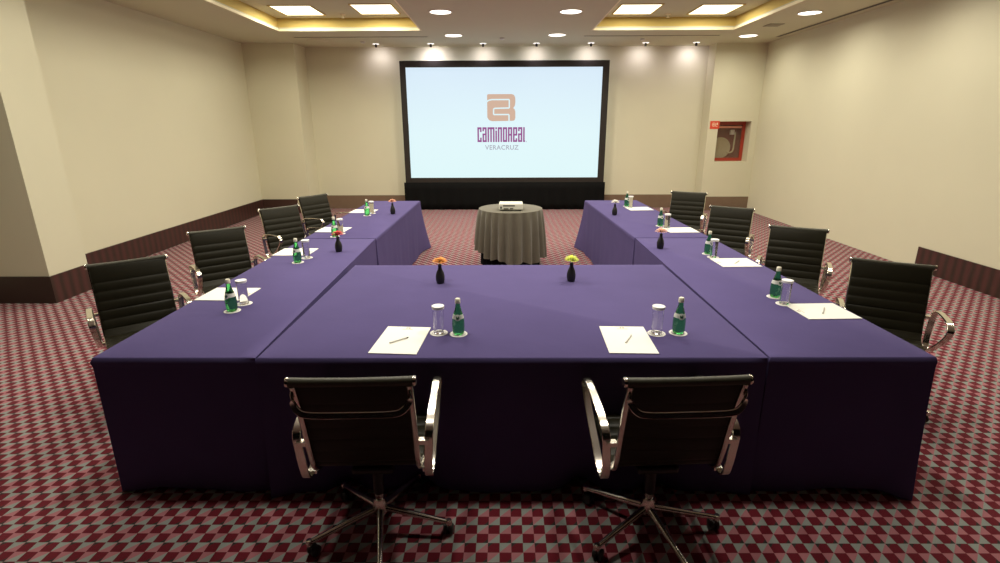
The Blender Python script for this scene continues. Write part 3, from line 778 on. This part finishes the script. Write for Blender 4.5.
sp = empty('wall_washer_spotlight', (0, 0, 0))
b = MB(); b.lathe([(.0, 0), (.065, 0), (.065, -.004), (.0, -.004)], 24); b.build('lens', E_SPOT, sp)
b = MB(); b.lathe([(0, 0), (.022, 0), (.024, -.05), (.020, -.075), (0, -.075)], 16, c=(0, 0, .012)); b.build('spot_head', M['spot'], sp, smooth=True)
wx = [-2.55, -1.45, -.40, .67, 1.76, 2.85, 3.86]
wl = ['small wall spotlight on the ceiling left of the screen', 'small wall spotlight above the left end of the screen', 'small wall spotlight just left of the screen middle', 'small wall spotlight just right of the screen middle',
      'small wall spotlight above the right end of the screen', 'small wall spotlight on the ceiling right of the screen', 'small wall spotlight nearest the right return wall']
wp = [5, 13, 6, 6, 6, 5.5, 7]
for i, x in enumerate(wx):
    place(sp, i, (x, 11.3, H), 0, wl[i], 'spotlight', 'wall washer spotlights along the back')
    l = bpy.data.lights.new('washer_beam', 'SPOT'); l.energy = wp[i] * 1.3; l.color = (.97, .88, 1); l.spot_size = R(165); l.spot_blend = 1.0; l.shadow_soft_size = .05
    o = bpy.data.objects.new('washer_beam', l); COL.objects.link(o); o.location = (x, 11.42, H - .09); o.rotation_euler = (R(40), 0, 0)

# slot diffusers and small ceiling fittings
def slot(x0, x1, y0, y1, label):
    t = empty('air_diffuser', ((x0 + x1) / 2, (y0 + y1) / 2, H), 0, label, 'air vent', 'slot diffusers in the ceiling')
    hx, hy = (x1 - x0) / 2, (y1 - y0) / 2
    b = MB(); e = .012
    b.box(-hx - e, hx + e, -hy - e, -hy, -.004, 0); b.box(-hx - e, hx + e, hy, hy + e, -.004, 0); b.box(-hx - e, -hx, -hy, hy, -.004, 0); b.box(hx, hx + e, -hy, hy, -.004, 0)
    b.build('vent_frame', M['ceil'], t)
    b = MB(); b.box(-hx, hx, -hy, hy, -.002, 0); b.build('vent_slot', M['slot'], t)
slot(-3.86, -1.39, 10.40, 10.46, 'thin dark slot air vent in the ceiling behind the left tray')
slot(1.49, 3.98, 10.40, 10.46, 'thin dark slot air vent in the ceiling behind the right tray')
slot(5.09, 5.17, 3.0, 10.62, 'long dark slot air vent running beside the right wall')
b = MB(); b.lathe([(0, 0), (.20, 0), (.20, -.006), (.19, -.012), (0, -.010)], 32); o = b.build('ceiling_speaker', M['ceil'], smooth=True); o.location = (-3.55, 10.80, H); tag(o, 'flat round ceiling speaker near the far left corner of the room', 'speaker')
b = MB(); b.box(-.12, .12, -.12, .12, -.008, 0); o = b.build('ceiling_vent', mat('vent_beige', (.30, .27, .19), .7, var=.02)); o.location = (4.46, 9.42, H); tag(o, 'small dull square vent in the ceiling between the two right downlights', 'air vent')
b = MB(); b.lathe([(0, 0), (.05, 0), (.045, -.02), (.02, -.035), (0, -.035)], 20); sd = b.build('smoke_detector', M['penm'], smooth=True)
for i, (x, y, z, lb) in enumerate(((2.66, 10.79, H, 'small round detector on the ceiling behind the right tray'), (-2.73, 10.99, H, 'small round detector on the ceiling behind the left tray'), (-.02, 10.6, H, 'small round detector on the ceiling above the middle of the screen'))):
    o = sd if i == 0 else sd.copy()
    if i: COL.objects.link(o)
    o.location = (x, y, z); tag(o, lb, 'smoke detector', 'detectors on the ceiling')
b = MB(); b.lathe([(0, 0), (.045, 0), (.04, -.012), (.012, -.018), (.012, -.05), (.028, -.052), (.028, -.056), (0, -.056)], 20); sk = b.build('sprinkler', M['traylip'], smooth=True)
for i, (x, y, lb) in enumerate(((-2.66, 9.5, 'ceiling sprinkler between the panels of the left tray'), (2.76, 9.6, 'ceiling sprinkler between the panels of the right tray'))):
    o = sk if i == 0 else sk.copy()
    if i: COL.objects.link(o)
    o.location = (x, y, ZT); tag(o, lb, 'sprinkler', 'sprinklers in the trays')

# ------------------------------------------------------------------ world, camera, view
w = bpy.data.worlds.new('dim_room'); S.world = w; w.use_nodes = True
w.node_tree.nodes['Background'].inputs[0].default_value = (.5, .45, .38, 1); w.node_tree.nodes['Background'].inputs[1].default_value = .001

f_px, pitch, yaw, roll = 518.16, .29309, .00697, -.003779
cd = bpy.data.cameras.new('camera'); cd.sensor_width = 36; cd.lens = f_px * 36 / 1000; cd.clip_start = .05
cam = bpy.data.objects.new('camera', cd); COL.objects.link(cam)
cp, sn = math.cos(pitch), math.sin(pitch)
fw_, up, rt_ = Vector((0, cp, -sn)), Vector((0, sn, cp)), Vector((1, 0, 0))
c_, s_ = math.cos(roll), math.sin(roll)
rt2, up2 = c_ * rt_ + s_ * up, -s_ * rt_ + c_ * up
Z = Matrix.Rotation(yaw, 3, 'Z')
rt2, up2, fw_ = Z @ rt2, Z @ up2, Z @ fw_
mw = Matrix((rt2, up2, -fw_)).transposed().to_4x4(); mw.translation = Vector((0, 0, 1.8))
cam.matrix_world = mw
S.camera = cam
S.view_settings.view_transform = 'Standard'; S.view_settings.look = 'None'; S.view_settings.gamma = 1; S.view_settings.exposure = 0
S.view_settings.use_curve_mapping = False
S.cycles.use_denoising = True
S.cycles.max_bounces = 8; S.cycles.diffuse_bounces = 4; S.cycles.sample_clamp_indirect = 5
S.cycles.caustics_reflective = False; S.cycles.caustics_refractive = False
